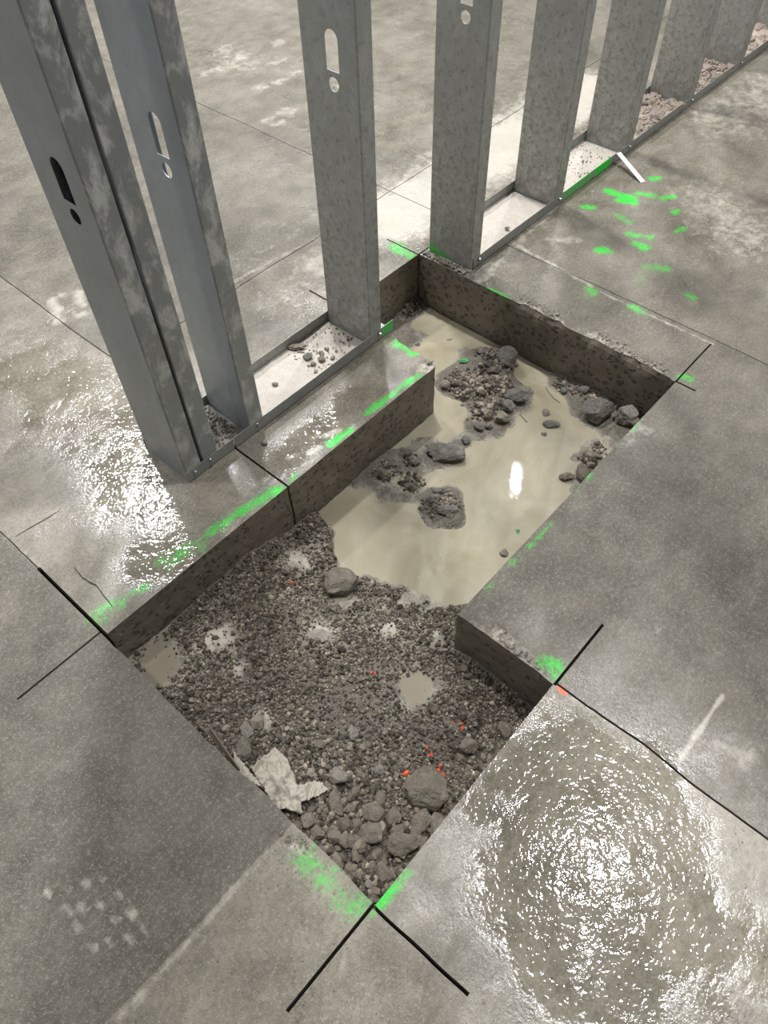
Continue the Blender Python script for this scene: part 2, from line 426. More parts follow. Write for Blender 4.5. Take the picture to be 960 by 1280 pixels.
# irregular joint lines (the crack wanders, both sides together)
JX = [0.1405, 0.6215, 1.66]
dX, dY = np.zeros_like(VX), np.zeros_like(VX)
near_cut = ((VY > 0.80) & (VY < 1.12) & (VX < 0.3)) | ((VX > 0.55) & (VX < 0.7) & (VY > 0.1) & (VY < 1.2)) | ((VX > 1.1) & (VX < 1.55) & (VY > 0.1) & (VY < 1.4))
for k, jx in enumerate(JX):
    dX += 0.006 * fbm(VY, VY * 0, 0, 6, 4, 60 + k) * np.exp(-np.abs(VX - jx) / 0.05)
dY += 0.006 * fbm(VX, VX * 0, 0, 6, 4, 70) * np.exp(-np.abs(VY - 1.49) / 0.05)
dY += 0.004 * fbm(VX, VX * 0, 0, 9, 4, 71) * np.exp(-np.abs(VY - 0.36) / 0.04)
dX[near_cut] *= 0.0; dY[near_cut] = 0
inpit = np.exp(-np.minimum(np.abs(VX - 0.137), 9) / 0.02) * (VY > 0.2) * (VY < 0.85)
dX += 0.0035 * fbm(VY, VY * 0, 0, 14, 3, 80) * inpit
dX0 = dX.copy()
edge = np.exp(-np.abs(VX - 1.462) / 0.01) * (VY > 0.41) * (VY < 1.19)
dX += 0.018 * chipv * edge
edge2 = np.exp(-np.abs(VX - 0.615) / 0.01) * (VY > 0.19) * (VY < 0.385)
dX += 0.010 * chipv * edge2
edge3 = np.exp(-np.abs(VX - 1.140) / 0.01) * (VY > 0.85) * (VY < 1.20)
dX += edge3 * (0.016 * fbm(VY, VY * 0, 0, 22, 3, 82) - 0.010 + 0.020 * (VY - 0.87) / 0.33)
GVX, GVY, GV0 = VX + dX, VY + dY, VX + np.where((VX < 1.3) & (VX > 1.0), dX, dX0)

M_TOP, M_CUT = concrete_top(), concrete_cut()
floor = empty('floor')
tag(floor, kind='structure')
def build_panel(p, tone):
    mask = pid == p
    ii, jj = np.nonzero(mask)
    ny = len(GY)
    q = np.stack([ii * ny + jj, (ii + 1) * ny + jj, (ii + 1) * ny + jj + 1, ii * ny + jj + 1], 1)
    u, inv = np.unique(q, return_inverse=True)
    faces = inv.reshape(q.shape)
    V = np.stack([GVX.ravel()[u], GVY.ravel()[u], VZ.ravel()[u]], 1)
    mkv = mk.reshape(-1, 3)[u]
    sl = np.stack([np.full(len(u), tone) + tone_noise.ravel()[u], chipv.ravel()[u], orange.ravel()[u]], 1)
    verts, fs, mi, a1, a2 = [V], [faces], [np.zeros(len(faces), int)], [mkv], [sl]
    off = len(V)
    P = np.pad(pid, 1, constant_values=99)
    for dx, dy in ((1, 0), (-1, 0), (0, 1), (0, -1)):
        nb = P[1 + dx:P.shape[0] - 1 + dx, 1 + dy:P.shape[1] - 1 + dy]
        for codes, rows, depth in (((VOID_PIT,), 18, 0.23), ((VOID_CUT,), 6, 0.15), ((VOID_JOINT,), 2, 0.04)):
            m2 = mask & np.isin(nb, codes)
            i, j = np.nonzero(m2)
            if not len(i): continue
            if dx == 1: e0, e1 = (i + 1) * ny + j, (i + 1) * ny + j + 1
            elif dx == -1: e0, e1 = i * ny + j + 1, i * ny + j
            elif dy == 1: e0, e1 = (i + 1) * ny + j + 1, i * ny + j + 1
            else: e0, e1 = i * ny + j, (i + 1) * ny + j
            E = np.unique(np.concatenate([e0, e1]))
            pos = {k: n for n, k in enumerate(E)}
            a = np.array([pos[k] for k in e0]); c = np.array([pos[k] for k in e1])
            nE = len(E)
            bx, by, bz = GVX.ravel()[E], GVY.ravel()[E], VZ.ravel()[E]
            S = []
            for r in range(rows + 1):
                z = bz * (1 - r / rows) - depth * r / rows
                amp = 0.0022 if r and rows > 10 else (0.0006 if r else 0)
                nx = amp * fbm(bx, by, z, 45, 3, 90); nyy = amp * fbm(bx, by, z, 45, 3, 95)
                wd = math.exp(-r / rows * 14)
                bxx = bx * wd + GV0.ravel()[E] * (1 - wd)
                S.append(np.stack([bxx + nx, by + nyy, z], 1))
            S = np.concatenate(S)
            F = [np.stack([a + r * nE, a + (r + 1) * nE, c + (r + 1) * nE, c + r * nE], 1) for r in range(rows)]
            F = np.concatenate(F) + off
            verts.append(S); fs.append(F); mi.append(np.ones(len(F), int))
            a1.append(np.zeros((len(S), 3))); a2.append(np.zeros((len(S), 3)))
            off += len(S)
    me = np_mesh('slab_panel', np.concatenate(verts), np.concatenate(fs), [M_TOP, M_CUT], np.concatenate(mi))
    add_attr(me, 'marks', np.concatenate(a1)); add_attr(me, 'slab', np.concatenate(a2))
    return link('slab_panel', me, floor)
for p in range(8):
    if (pid == p).any(): build_panel(p, TONES[p])

# ------------------------------------------------------------------ bed of the trench
WATER = -0.165
CP = [  # pixel, height of the bed there
    (175, 815, -.112), (205, 835, -.114), (240, 870, -.10), (250, 795, -.104), (215, 800, -.113), (300, 700, -.103), (260, 740, -.105), (335, 670, -.115), (368, 655, -.140), (380, 690, -.158), (350, 700, -.125),
    (400, 725, -.155), (440, 740, -.158), (480, 755, -.160), (530, 765, -.160), (575, 785, -.150), (600, 822, -.120), (625, 850, -.122), (645, 880, -.135),
    (665, 890, -.150), (640, 910, -.145), (610, 930, -.135), (570, 960, -.125), (350, 780, -.105), (300, 800, -.098), (350, 850, -.088), (420, 820, -.105), (480, 800, -.135), (545, 800, -.132),
    (450, 900, -.088), (400, 950, -.075), (330, 930, -.080), (280, 890, -.085), (520, 855, -.122), (510, 880, -.120), (540, 870, -.119), (530, 835, -.121), (560, 850, -.112), (480, 870, -.105), (500, 920, -.098), (560, 900, -.110),
    (300, 950, -.07), (340, 1000, -.06), (400, 1020, -.070), (450, 1060, -.068), (467, 1110, -.060), (500, 1070, -.075), (540, 1020, -.090), (450, 980, -.075), (500, 970, -.085),
    # basin
    (430, 640, -.180), (500, 700, -.182), (560, 700, -.184), (600, 700, -.184), (640, 650, -.184), (600, 640, -.182), (500, 650, -.182), (450, 690, -.180), (560, 735, -.176), (480, 545, -.180),
    (700, 560, -.180), (660, 580, -.184), (690, 500, -.176), (560, 520, -.178), (520, 500, -.180), (560, 410, -.180), (600, 420, -.176), (540, 380, -.176), (520, 400, -.178), (540, 450, -.174), (660, 470, -.176),
    (680, 540, -.178), (720, 540, -.172), (600, 585, -.180), (640, 600, -.184),
    # islands
    (620, 450, -.140), (590, 480, -.150), (625, 475, -.147), (640, 490, -.152), (610, 505, -.150), (605, 525, -.155), (570, 478, -.160), (560, 565, -.157), (480, 590, -.157), (470, 605, -.160), (515, 590, -.158), (520, 612, -.157),
    (545, 628, -.150), (565, 632, -.155), (490, 615, -.159), (505, 570, -.160), (475, 575, -.160), (745, 520, -.158), (775, 520, -.152), (790, 520, -.150), (705, 482, -.156), (735, 495, -.155), (760, 505, -.153),
    (725, 585, -.158), (735, 575, -.156), (745, 560, -.160), (710, 590, -.163), (512, 372, -.120), (500, 395, -.160), (505, 360, -.11), (528, 385, -.155), (485, 395, -.15)]
cpx = np.array([at(p, q, z) for p, q, z in CP]); cpz = np.array([c[2] for c in CP])
def bed(X, Y):
    X = np.asarray(X, float); Y = np.asarray(Y, float)
    num = np.full(X.shape, -0.170 * 0.004); den = np.full(X.shape, 0.004)
    for (x, y), z in zip(cpx, cpz):
        w = np.exp(-((X - x) ** 2 + (Y - y) ** 2) / (2 * 0.026 ** 2)) + 0.02 * np.exp(-((X - x) ** 2 + (Y - y) ** 2) / (2 * 0.09 ** 2))
        num += w * z; den += w
    z = num / den
    k = np.clip((z - (WATER - 0.006)) / 0.014, 0.12, 1)
    rough = 0.0095 * fbm(X, Y, 0, 38, 5, 5, 0.65) + 0.012 * fbm(X, Y, 0, 10, 2, 8)
    pool = np.exp(-(((X - POOL[0]) ** 2 + (Y - POOL[1]) ** 2) / 0.042 ** 2) ** 2)
    pool2 = np.exp(-(((X - POOL2[0]) / 0.05) ** 2 + ((Y - POOL2[1]) / 0.07) ** 2) ** 2)
    return z + k * rough * (1 - 0.75 * pool) * (1 - 0.7 * pool2) - 0.012 * pool - 0.004 * pool2
POOL = at(520, 858, -.12)
POOL2 = at(205, 825, -.113)
step = 0.003
bx_, by_ = np.arange(0.128, 1.478, step), np.arange(0.168, 1.222, step)
BX, BY = np.meshgrid(bx_, by_, indexing='ij')
BZ = bed(BX, BY)
nyb = len(by_)
ci, cj = np.meshgrid(np.arange(len(bx_) - 1), np.arange(nyb - 1), indexing='ij')
cxm, cym = bx_[ci] + step / 2, by_[cj] + step / 2
keep = np.zeros_like(cxm, bool)
for x0, x1, y0, y1 in PITS:
    keep |= (cxm > x0 - 0.008) & (cxm < x1 + 0.012) & (cym > y0 - 0.008) & (cym < y1 + 0.008)
ci, cj = ci[keep], cj[keep]
bf = np.stack([ci * nyb + cj, (ci + 1) * nyb + cj, (ci + 1) * nyb + cj + 1, ci * nyb + cj + 1], 1)
u, inv = np.unique(bf, return_inverse=True)
me = np_mesh('ground', np.stack([BX.ravel()[u], BY.ravel()[u], BZ.ravel()[u]], 1), inv.reshape(bf.shape), [soil_mat()], smooth=True)
bxu, byu, bzu = BX.ravel()[u], BY.ravel()[u], BZ.ravel()[u]
def near(X, Y, px, py, z, r):
    x, y = at(px, py, z)
    return np.exp(-((X - x) ** 2 + (Y - y) ** 2) / (2 * r * r))
pale = np.clip(near(bxu, byu, 205, 830, -.11, .06) + near(bxu, byu, 275, 800, -.105, .035) + near(bxu, byu, 400, 785, -.105, .03) + near(bxu, byu, 300, 835, -.10, .02) + near(bxu, byu, 330, 900, -.085, .02) + near(bxu, byu, 380, 700, -.14, .035)
               + near(bxu, byu, 520, 860, -.12, .045) + near(bxu, byu, 470, 780, -.14, .05) + near(bxu, byu, 545, 785, -.14, .05) + np.clip((-.159 - bzu) / .008, 0, 1), 0, 1)
wetb = np.clip(near(bxu, byu, 590, 950, -.12, .035) + near(bxu, byu, 640, 900, -.14, .03) + near(bxu, byu, 555, 1000, -.1, .02) + near(bxu, byu, 520, 860, -.12, .05) + near(bxu, byu, 210, 830, -.11, .05)
               + np.clip((-.159 - bzu) / .008, 0, 1), 0, 1)
add_attr(me, 'bed', np.stack([bzu * 0, wetb, pale], 1))
g = link('ground', me); tag(g, kind='structure')

# dark earth under the slabs
v = [(-5, -4, -.24), (9.5, -4, -.24), (9.5, 9.5, -.24), (-5, 9.5, -.24)]
b0 = NB('compacted_earth'); b0.out(b0.mix(b0.noise(30, 5), (0.05, 0.042, 0.033), (0.10, 0.085, 0.07)), 0.9)
tag(link('ground', np_mesh('ground', v, [(0, 1, 2, 3)], [b0.m])), kind='structure')

# ------------------------------------------------------------------ muddy water
W_MAIN = water_mat('muddy_water', (0.275, 0.240, 0.158), (0.38, 0.340, 0.245), 0.02, 0.05)
W_POOL = water_mat('muddy_pool_water', (0.26, 0.22, 0.16), (0.32, 0.275, 0.205), 0.06)
def puddle(name, rects, z, mat, label, step=0.02):
    xs = np.arange(min(r[0] for r in rects), max(r[1] for r in rects) + 1e-6, step)
    ys = np.arange(min(r[2] for r in rects), max(r[3] for r in rects) + 1e-6, step)
    X, Y = np.meshgrid(xs, ys, indexing='ij')
    i, j = np.meshgrid(np.arange(len(xs) - 1), np.arange(len(ys) - 1), indexing='ij')
    cx, cy = xs[i] + step / 2, ys[j] + step / 2
    k = np.zeros_like(cx, bool)
    for r in rects: k |= (cx > r[0]) & (cx < r[1]) & (cy > r[2]) & (cy < r[3])
    # keep the cells where the bed lies under the water
    k &= (bed(cx, cy) < z + 0.006)
    i, j = i[k], j[k]; n = len(ys)
    f = np.stack([i * n + j, (i + 1) * n + j, (i + 1) * n + j + 1, i * n + j + 1], 1)
    u, inv = np.unique(f, return_inverse=True)
    V = np.stack([X.ravel()[u], Y.ravel()[u], np.full(len(u), z)], 1)
    o = link(name, np_mesh(name, V, inv.reshape(f.shape), [mat], smooth=True))
    return tag(o, label, 'puddle')
puddle('puddle', [(0.42, 1.145, 0.392, 0.878), (1.125, 1.468, 0.392, 1.213)], WATER, W_MAIN,
       'wide beige puddle of muddy water filling the far part of the trench', 0.01)
puddle('puddle', [(POOL[0] - .07, POOL[0] + .07, POOL[1] - .07, POOL[1] + .07)], -0.1255, W_POOL,
       'small round brown puddle sunk in the dark gravel', 0.005)
puddle('puddle', [(0.135, 0.26, 0.66, 0.872)], -0.1145, W_POOL,
       'shallow brown puddle in the trench corner below the sawn slab face', 0.005)

# ------------------------------------------------------------------ gravel, stones, rocks
def ico(sub):
    bm = bmesh.new(); bmesh.ops.create_icosphere(bm, subdivisions=sub, radius=1)
    v = np.array([x.co[:] for x in bm.verts]); f = np.array([[q.index for q in p.verts] for p in bm.faces]); bm.free()
    return v, f
ICO1, ICO2, ICO3 = ico(1), ico(2), ico(4)
def rock_verts(base, r, facets=11, rough=0.05):
    V = base[0]
    n = r.normal(size=(facets, 3)); n /= np.linalg.norm(n, axis=1)[:, None]
    h = r.uniform(0.62, 0.95, facets)
    d = V @ n.T
    q = np.where(d > 0.05, h / np.maximum(d, 0.05), 9)
    rad = np.minimum(q.min(1), 1.12)
    V = V * rad[:, None]
    if rough: V = V * (1 + rough * fbm(V[:, 0] + r.uniform(0, 9), V[:, 1], V[:, 2], 2.4, 4, int(r.integers(99))))[:, None]
    return V
def rotz(V, a):
    c, s = math.cos(a), math.sin(a)
    return np.stack([V[:, 0] * c - V[:, 1] * s, V[:, 0] * s + V[:, 1] * c, V[:, 2]], 1)
def rand_rot(r):
    q, _ = np.linalg.qr(r.normal(size=(3, 3)))
    return q
def stones(name, n, sampler, size, mat, orange_spots=(), bury=0.25, wetf=None, zoff=0.0, base=None):
    variants = [rock_verts(base or ICO1, rng, 7, 0) for _ in range(24)]
    F = (base or ICO1)[1]
    X, Y = sampler(n)
    Z = bed(X, Y)
    VV, FF, G = [], [], []
    nv = len(variants[0])
    for k in range(len(X)):
        s = size(X[k], Y[k]) * math.exp(rng.normal() * 0.42)
        v = (variants[k % 24] * np.array([1, rng.uniform(.7, 1), rng.uniform(.55, .9)])) @ rand_rot(rng) * s
        VV.append(v + (X[k], Y[k], Z[k] + s * bury + zoff)); FF.append(F + k * nv)
        og = 0
        for ox, oy, orr in orange_spots:
            if math.hypot(X[k] - ox, Y[k] - oy) < orr and rng.random() < 0.42: og = 1
        tone = np.clip(rng.beta(0.95, 2.5), 0, 1)
        G.append(np.tile([tone, og, wetf(X[k], Y[k]) if wetf else 0.0], (nv, 1)))
    me = np_mesh(name, np.concatenate(VV), np.concatenate(FF), [mat])
    add_attr(me, 'grain', np.concatenate(G))
    return link(name, me)
GR = gravel_mat()
def inpitf(x, y, m=0.006):
    o = np.zeros_like(x, bool)
    for x0, x1, y0, y1 in PITS + [(0.55, 0.70, 0.396, 0.873), (1.08, 1.20, 0.396, 0.873)]: o |= (x > x0 + m) & (x < x1 - m) & (y > y0 + m) & (y < y1 - m)
    return o
def mound_sampler(n):
    x = rng.uniform(0.14, 0.72, n * 3); y = rng.uniform(0.18, 0.87, n * 3)
    z = bed(x, y)
    d = (0.62 + 0.9 * fbm(x, y, 0, 9, 3, 77))
    ok = inpitf(x, y) & (z > WATER + 0.004)
    for px, py, zz, rr in ((520, 858, -.12, .038), (205, 830, -.113, .045), (400, 788, -.105, .022), (270, 800, -.105, .028), (300, 835, -.10, .016), (372, 700, -.14, .018), (490, 785, -.135, .020), (545, 800, -.135, .018), (330, 900, -.085, .012)):
        cx, cy = at(px, py, zz); q = np.hypot(x - cx, y - cy) * (1 + 0.8 * fbm(x, y, 0, 30, 4, 12))
        ok &= (q > rr) | (rng.random(len(x)) < 0.10)
    ok &= rng.random(len(x)) < np.clip(d, 0.12, 1)
    return x[ok][:n], y[ok][:n]
lowc = at(450, 1060, -.07)
def gsize(x, y):
    return 0.0025 + 0.0020 * math.exp(-((x - lowc[0]) ** 2 + (y - lowc[1]) ** 2) / (2 * .10 ** 2))
og = [(*at(571, 906, -.11), .013), (*at(535, 935, -.10), .009), (*at(505, 968, -.09), .006), (*at(468, 842, -.11), .006), (*at(365, 724, -.13), .006), (*at(548, 960, -.095), .016), (*at(520, 1030, -.08), .006)]
wc = [at(595, 950, -.125), at(640, 905, -.14)]
def wetf(x, y): return max(math.exp(-((x - a) ** 2 + (y - b_) ** 2) / (2 * .03 ** 2)) for a, b_ in wc)
o = stones('gravel', 27000, mound_sampler, gsize, GR, og, 0.3, wetf)
tag(o, 'dark grey crushed gravel heaped in the near end of the trench', 'gravel', kind='stuff')

def patch_sampler(spots, zmin=-0.168):
    def f(n):
        xs, ys = [], []
        w = np.array([s[4] for s in spots]); w = w / w.sum()
        for s, k in zip(spots, (w * n).astype(int)):
            cx, cy = at(s[0], s[1], s[2])
            xs.append(cx + rng.normal(size=k) * s[3]); ys.append(cy + rng.normal(size=k) * s[3])
        x, y = np.concatenate(xs), np.concatenate(ys)
        ok = inpitf(x, y) & (bed(x, y) > zmin)
        return x[ok], y[ok]
    return f
ISL = [(620, 455, -.15, .018, 3), (590, 482, -.15, .022, 4), (615, 480, -.15, .020, 4), (608, 510, -.15, .016, 3), (640, 492, -.15, .012, 1), (575, 478, -.16, .015, 2)]
o = stones('rubble', 2300, patch_sampler(ISL), lambda x, y: 0.0048, GR, (), 0.3)
tag(o, 'mound of crumbled wet grey rubble rising from the wide puddle', 'rubble', kind='stuff')
ISL2 = [(480, 590, -.158, .012, 2), (515, 600, -.158, .012, 2), (548, 628, -.152, .016, 3), (560, 632, -.155, .012, 1), (515, 575, -.16, .007, 1)]
o = stones('rubble', 1100, patch_sampler(ISL2), lambda x, y: 0.0042, GR, (), 0.1)
tag(o, 'low bank of dark mud clods in the puddle beside the sawn slab', 'rubble', kind='stuff')
ISL3 = [(700, 480, -.156, .010, 1), (720, 488, -.156, .010, 1), (740, 500, -.155, .012, 1), (765, 505, -.153, .010, 1), (790, 522, -.15, .008, 1), (735, 575, -.156, .010, 1), (750, 560, -.158, .008, .6)]
o = stones('rubble', 520, patch_sampler(ISL3), lambda x, y: 0.0042, GR, (), 0.2)
tag(o, 'thin line of grey crumbs along the foot of the far trench wall', 'rubble', kind='stuff')
o = stones('rubble', 420, patch_sampler([(512, 372, -.12, .013, 2), (503, 380, -.14, .014, 2)]), lambda x, y: 0.0042, GR, (), 0.2)
tag(o, 'dark loose dirt heaped in the trench corner under the wall', 'dirt', kind='stuff')

ST_DARK = stone_mat('dark_broken_stone', (0.075, 0.068, 0.058), (0.27, 0.245, 0.21), (0.25, 0.6), 0.45)
ST_PALE = stone_mat('pale_broken_stone', (0.24, 0.215, 0.175), (0.42, 0.385, 0.325), (0.5, 0.8), 0.5)
ST_TAN = stone_mat('muddy_broken_stone', (0.125, 0.102, 0.075), (0.34, 0.29, 0.22), (0.35, 0.75), 0.45)
ST_RED = stone_mat('brown_chips', (0.16, 0.11, 0.08), (0.50, 0.41, 0.33), (0.5, 0.8), 0.4)
ST_GREEN = stone_mat('green_painted_stone', (0.04, 0.40, 0.09), (0.12, 0.50, 0.16), (0.4, 0.7), 0.2)
def pxm(px, py, z):
    """metres per pixel at a point (across the view)"""
    x, y = at(px, py, z)
    return (M @ np.array([x, y, z - CAM_H]))[2] / FPX
NR = [0]
def rock(px, py, z, w, h, mat, label, group=None, rot=0.0, tall=0.75, sub=None, name='rock', seed=None, on=None):
    """w, h: size across the view in pixels"""
    NR[0] += 1
    r = np.random.default_rng(seed if seed is not None else 100 + NR[0])
    k = pxm(px, py, z)
    V = rock_verts(sub or (ICO3 if w > 16 else ICO2), r, 13 if w > 16 else 8, 0.17)
    V = V @ rand_rot(r)
    a, b_ = V[:, :2].max(0) - V[:, :2].min(0)
    V = V / np.array([a, b_, V[:, 2].max() - V[:, 2].min()])
    W, H = w * k, h * k * 1.15
    V = V * np.array([W, H, min(W, H) * tall])
    V = rotz(V, rot - 0.84)           # width across the view direction
    V[:, 2] -= V[:, 2].min()
    x, y = at(px, py + h * 0.15, z)
    zz = on if on is not None else float(bed(np.array([x]), np.array([y]))[0])
    base = max(zz, -0.171) - min(W, H) * tall * 0.16 if on is None else on - 0.0004
    o = link(name, np_mesh(name, V, (sub or (ICO3 if w > 16 else ICO2))[1], [mat]))
    o.location = (x, y, base)
    tag(o, label, 'rock', group)
    return o
Z1 = -.155
rock(745, 516, Z1, 40, 28, ST_DARK, 'large dark wedge-shaped rock against the foot of the far trench wall', tall=.9, seed=5)
rock(781, 520, Z1, 28, 24, ST_PALE, 'pale crumbly rock between the dark wedge-shaped rock and the slab edge', tall=.9)
rock(792, 532, Z1, 14, 12, ST_TAN, 'small brown rock hard against the slab edge beside the pale crumbly rock')
rock(557, 562, Z1, 50, 24, ST_DARK, 'long dark layered rock lying in the middle of the puddle', tall=.6)
rock(428, 722, -.145, 44, 34, ST_TAN, 'single angular grey rock at the edge between gravel and puddle', tall=.75)
rock(528, 982, -.088, 58, 46, ST_TAN, 'big tan rock with orange-specked top on the gravel near the wet slab edge', tall=.62)
rock(440, 914, -.085, 16, 17, ST_PALE, 'small pale rock sitting alone on the dark gravel')
rock(309, 911, -.075, 18, 18, ST_PALE, 'bluish white stone on the gravel above the torn sheet')
rock(305, 935, -.072, 22, 26, ST_TAN, 'brown clod just below the bluish white stone')
rock(634, 447, -.145, 26, 24, ST_DARK, 'dark lumpy rock on top of the rubble mound in the puddle', tall=.9)
rock(602, 438, -.145, 15, 14, ST_TAN, 'small brown rock at the back of the rubble mound')
rock(646, 496, Z1, 32, 18, ST_DARK, 'dark flat-topped rock at the edge of the rubble mound towards the far wall', tall=.8)
rock(634, 508, Z1, 16, 16, ST_DARK, 'round dark rock in front of the flat-topped rock')
rock(627, 523, Z1, 20, 14, ST_TAN, 'square brown block at the tip of the rubble mound')
rock(598, 532, Z1, 13, 13, ST_DARK, 'small dark rock at the lower end of the rubble mound')
rock(611, 531, Z1, 12, 9, ST_DARK, 'flat dark chip between two rocks at the rubble mound tip')
rock(557, 482, Z1, 14, 11, ST_TAN, 'brown rock at the slab side of the rubble mound')
rock(582, 548, Z1, 11, 11, ST_DARK, 'small dark stone in the water just above the layered rock')
rock(683, 511, Z1, 10, 12, ST_TAN, 'upright small stone standing alone in the puddle')
rock(690, 526, Z1, 22, 11, ST_DARK, 'flat grey stone lying alone in the puddle')
rock(681, 538, Z1, 8, 7, ST_TAN, 'tiny pebble below the flat grey stone')
rock(517, 576, Z1, 15, 9, ST_DARK, 'small dark stone beside the layered rock')
rock(706, 486, Z1, 10, 9, ST_DARK, 'small dark stone at the foot of the far trench wall')
rock(728, 490, Z1, 16, 11, ST_DARK, 'dark clod at the foot of the far wall beside the wedge-shaped rock')
rock(729, 588, Z1, 16, 26, ST_TAN, 'upright broken fragment in the water at the slab edge', tall=1.1)
rock(709, 592, Z1, 20, 11, ST_TAN, 'flat muddy chip beside the upright fragment')
rock(542, 624, Z1, 22, 14, ST_DARK, 'dark clod at the end of the low mud bank')
rock(560, 636, Z1, 30, 14, ST_DARK, 'dark ragged clod furthest out on the low mud bank', tall=.5)
rock(548, 614, Z1, 20, 10, ST_DARK, 'dark clod standing highest on the low mud bank')
rock(630, 687, Z1, 12, 10, ST_TAN, 'small pebble alone in the open puddle')
rock(648, 660, Z1, 7, 8, ST_GREEN, 'tiny green stained pebble in the puddle by the slab edge')
rock(579, 452, Z1, 11, 7, ST_GREEN, 'flat green painted chip at the back corner side of the rubble mound')
rock(562, 420, Z1, 9, 5, ST_PALE, 'tiny white chip in the still water near the back corner')
rock(522, 427, Z1, 6, 5, ST_DARK, 'tiny dark chip in the water beside the end of the sawn slab')
rock(631, 911, -.14, 20, 22, ST_TAN, 'rounded wet pebble next to the wet slab edge')
rock(584, 930, -.12, 24, 18, ST_TAN, 'brown lump between the gravel and the wet pool of bubbles')
rock(667, 890, -.145, 10, 10, ST_DARK, 'small dark stone in the deep corner of the trench')
rock(400, 790, -.105, 40, 18, ST_PALE, 'pale flat patch of caked mud on the gravel', tall=.25)
LOW = [(420, 1001, 19, 30), (386, 1027, 20, 18), (397, 1041, 22, 17), (417, 1046, 20, 17), (432, 1052, 16, 16), (422, 1076, 16, 24), (467, 1018, 30, 24), (476, 997, 14, 17), (445, 986, 13, 16),
       (422, 970, 26, 20), (477, 1087, 16, 22), (465, 1085, 12, 12), (462, 1040, 34, 22), (527, 1020, 24, 36), (547, 1028, 20, 30), (492, 1018, 20, 22), (505, 1053, 42, 26), (482, 1092, 22, 20),
       (472, 960, 18, 14), (446, 1030, 14, 12), (520, 1038, 16, 14), (494, 1038, 18, 12), (438, 1010, 12, 12), (404, 1062, 12, 10), (446, 1068, 14, 14), (436, 1084, 10, 12), (452, 1096, 10, 10), (462, 1108, 12, 9),
       (470, 1066, 14, 12), (372, 1032, 14, 12), (445, 1050, 14, 12), (410, 985, 12, 10), (530, 1050, 14, 12), (470, 1120, 14, 8)]
LOWL = {0: 'upright oval stone just beyond the pointed tip of the torn sheet', 1: 'rounded stone directly below the torn sheet', 2: 'angular stone touching the broken slab corner below the torn sheet',
        3: 'angular stone third along the slab edge below the torn sheet', 5: 'stone lying against the light slab edge with faded green paint', 6: 'broad brown lump in the middle of the near-corner rock pile',
        9: 'brown clod just above the upright oval stone', 12: 'wide low lump just below the broad brown lump', 13: 'tall slanting rock directly below the big tan rock',
        14: 'brown rock squeezed between the slanting rock and the wet slab edge', 15: 'blocky stone beside the slanting rock on its gravel side', 16: 'largest rounded lump of the near-corner pile, against the wet slab edge',
        17: 'stone nearest the bright green paint at the trench tip'}
for k, (px, py, w, h) in enumerate(LOW):
    rock(px, py, -.075, w, h, ST_TAN if k % 9 or k == 0 else ST_PALE, LOWL.get(k, 'small muddy brown stone in the broken rock at the near corner of the trench'),
         None if k in LOWL else 'small broken rocks at the near corner', rot=rng.uniform(-.6, .6), tall=.7)
rock(331, 553, 0, 8, 8, ST_PALE, 'tiny pale pebble on the slab in front of the steel track', on=0.0)
# glossy wet bubbles by the slab edge
W_FOAM = water_mat('foamy_water', (0.15, 0.125, 0.09), (0.22, 0.19, 0.14), 0.03, 0.4)
VV, FF = [], []
for k in range(90):
    t = rng.random(); px = 548 + 95 * t + rng.normal() * 9; py = 1010 - 110 * t + rng.normal() * 12
    x, y = at(px, py, -.125)
    if not inpitf(np.array([x]), np.array([y]), .004)[0]: continue
    s = rng.uniform(.002, .0075)
    z = float(bed(np.array([x]), np.array([y]))[0])
    VV.append(ICO2[0] * (s, s, s * .55) + (x, y, z + .0005)); FF.append(ICO2[1] + len(ICO2[0]) * (len(VV) - 1))
o = link('foam', np_mesh('foam', np.concatenate(VV), np.concatenate(FF), [W_FOAM], smooth=True))
tag(o, 'glossy wet bubbles and froth on the mud along the slab edge', 'foam', kind='stuff')

# ------------------------------------------------------------------ torn sheet, strip, twig, shim
def poly_sheet(name, pts, z0, amp, mat, label, cat, thick=0.0012, freq=30, res=0.002, lift=None):
    P = np.array([at(p, q, z0) for p, q in pts])
    x0, y0 = P.min(0); x1, y1 = P.max(0)
    xs, ys = np.arange(x0, x1 + res, res), np.arange(y0, y1 + res, res)
    X, Y = np.meshgrid(xs, ys, indexing='ij')
    i, j = np.meshgrid(np.arange(len(xs) - 1), np.arange(len(ys) - 1), indexing='ij')
    cx, cy = xs[i] + res / 2, ys[j] + res / 2
    ins = np.zeros_like(cx, bool)
    for a in range(len(P)):
        (ax, ay), (bx, by) = P[a], P[(a + 1) % len(P)]
        cr = ((ay > cy) != (by > cy)) & (cx < (bx - ax) * (cy - ay) / (by - ay + 1e-12) + ax)
        ins ^= cr
    i, j = i[ins], j[ins]; n = len(ys)
    f = np.stack([i * n + j, (i + 1) * n + j, (i + 1) * n + j + 1, i * n + j + 1], 1)
    u, inv = np.unique(f, return_inverse=True)
    XX, YY = X.ravel()[u], Y.ravel()[u]
    fold = 1 - np.abs(fbm(XX * 0.7 + YY, YY * 2.2 - XX * 1.6, 0, freq, 3, 21)) * 2
    Z = np.maximum(bed(XX, YY), z0 - .01) + 0.004 + amp * (0.5 + 0.5 * fold)
    o = link(name, np_mesh(name, np.stack([XX, YY, Z], 1), inv.reshape(f.shape), [mat], smooth=True))
    md = o.modifiers.new('thickness', 'SOLIDIFY'); md.thickness = thick
    return tag(o, label, cat)
bR = NB('muddy_torn_sheet')
c = bR.mix(bR.noise(60, 5, 0.7), (0.30, 0.265, 0.20), (0.50, 0.46, 0.38))
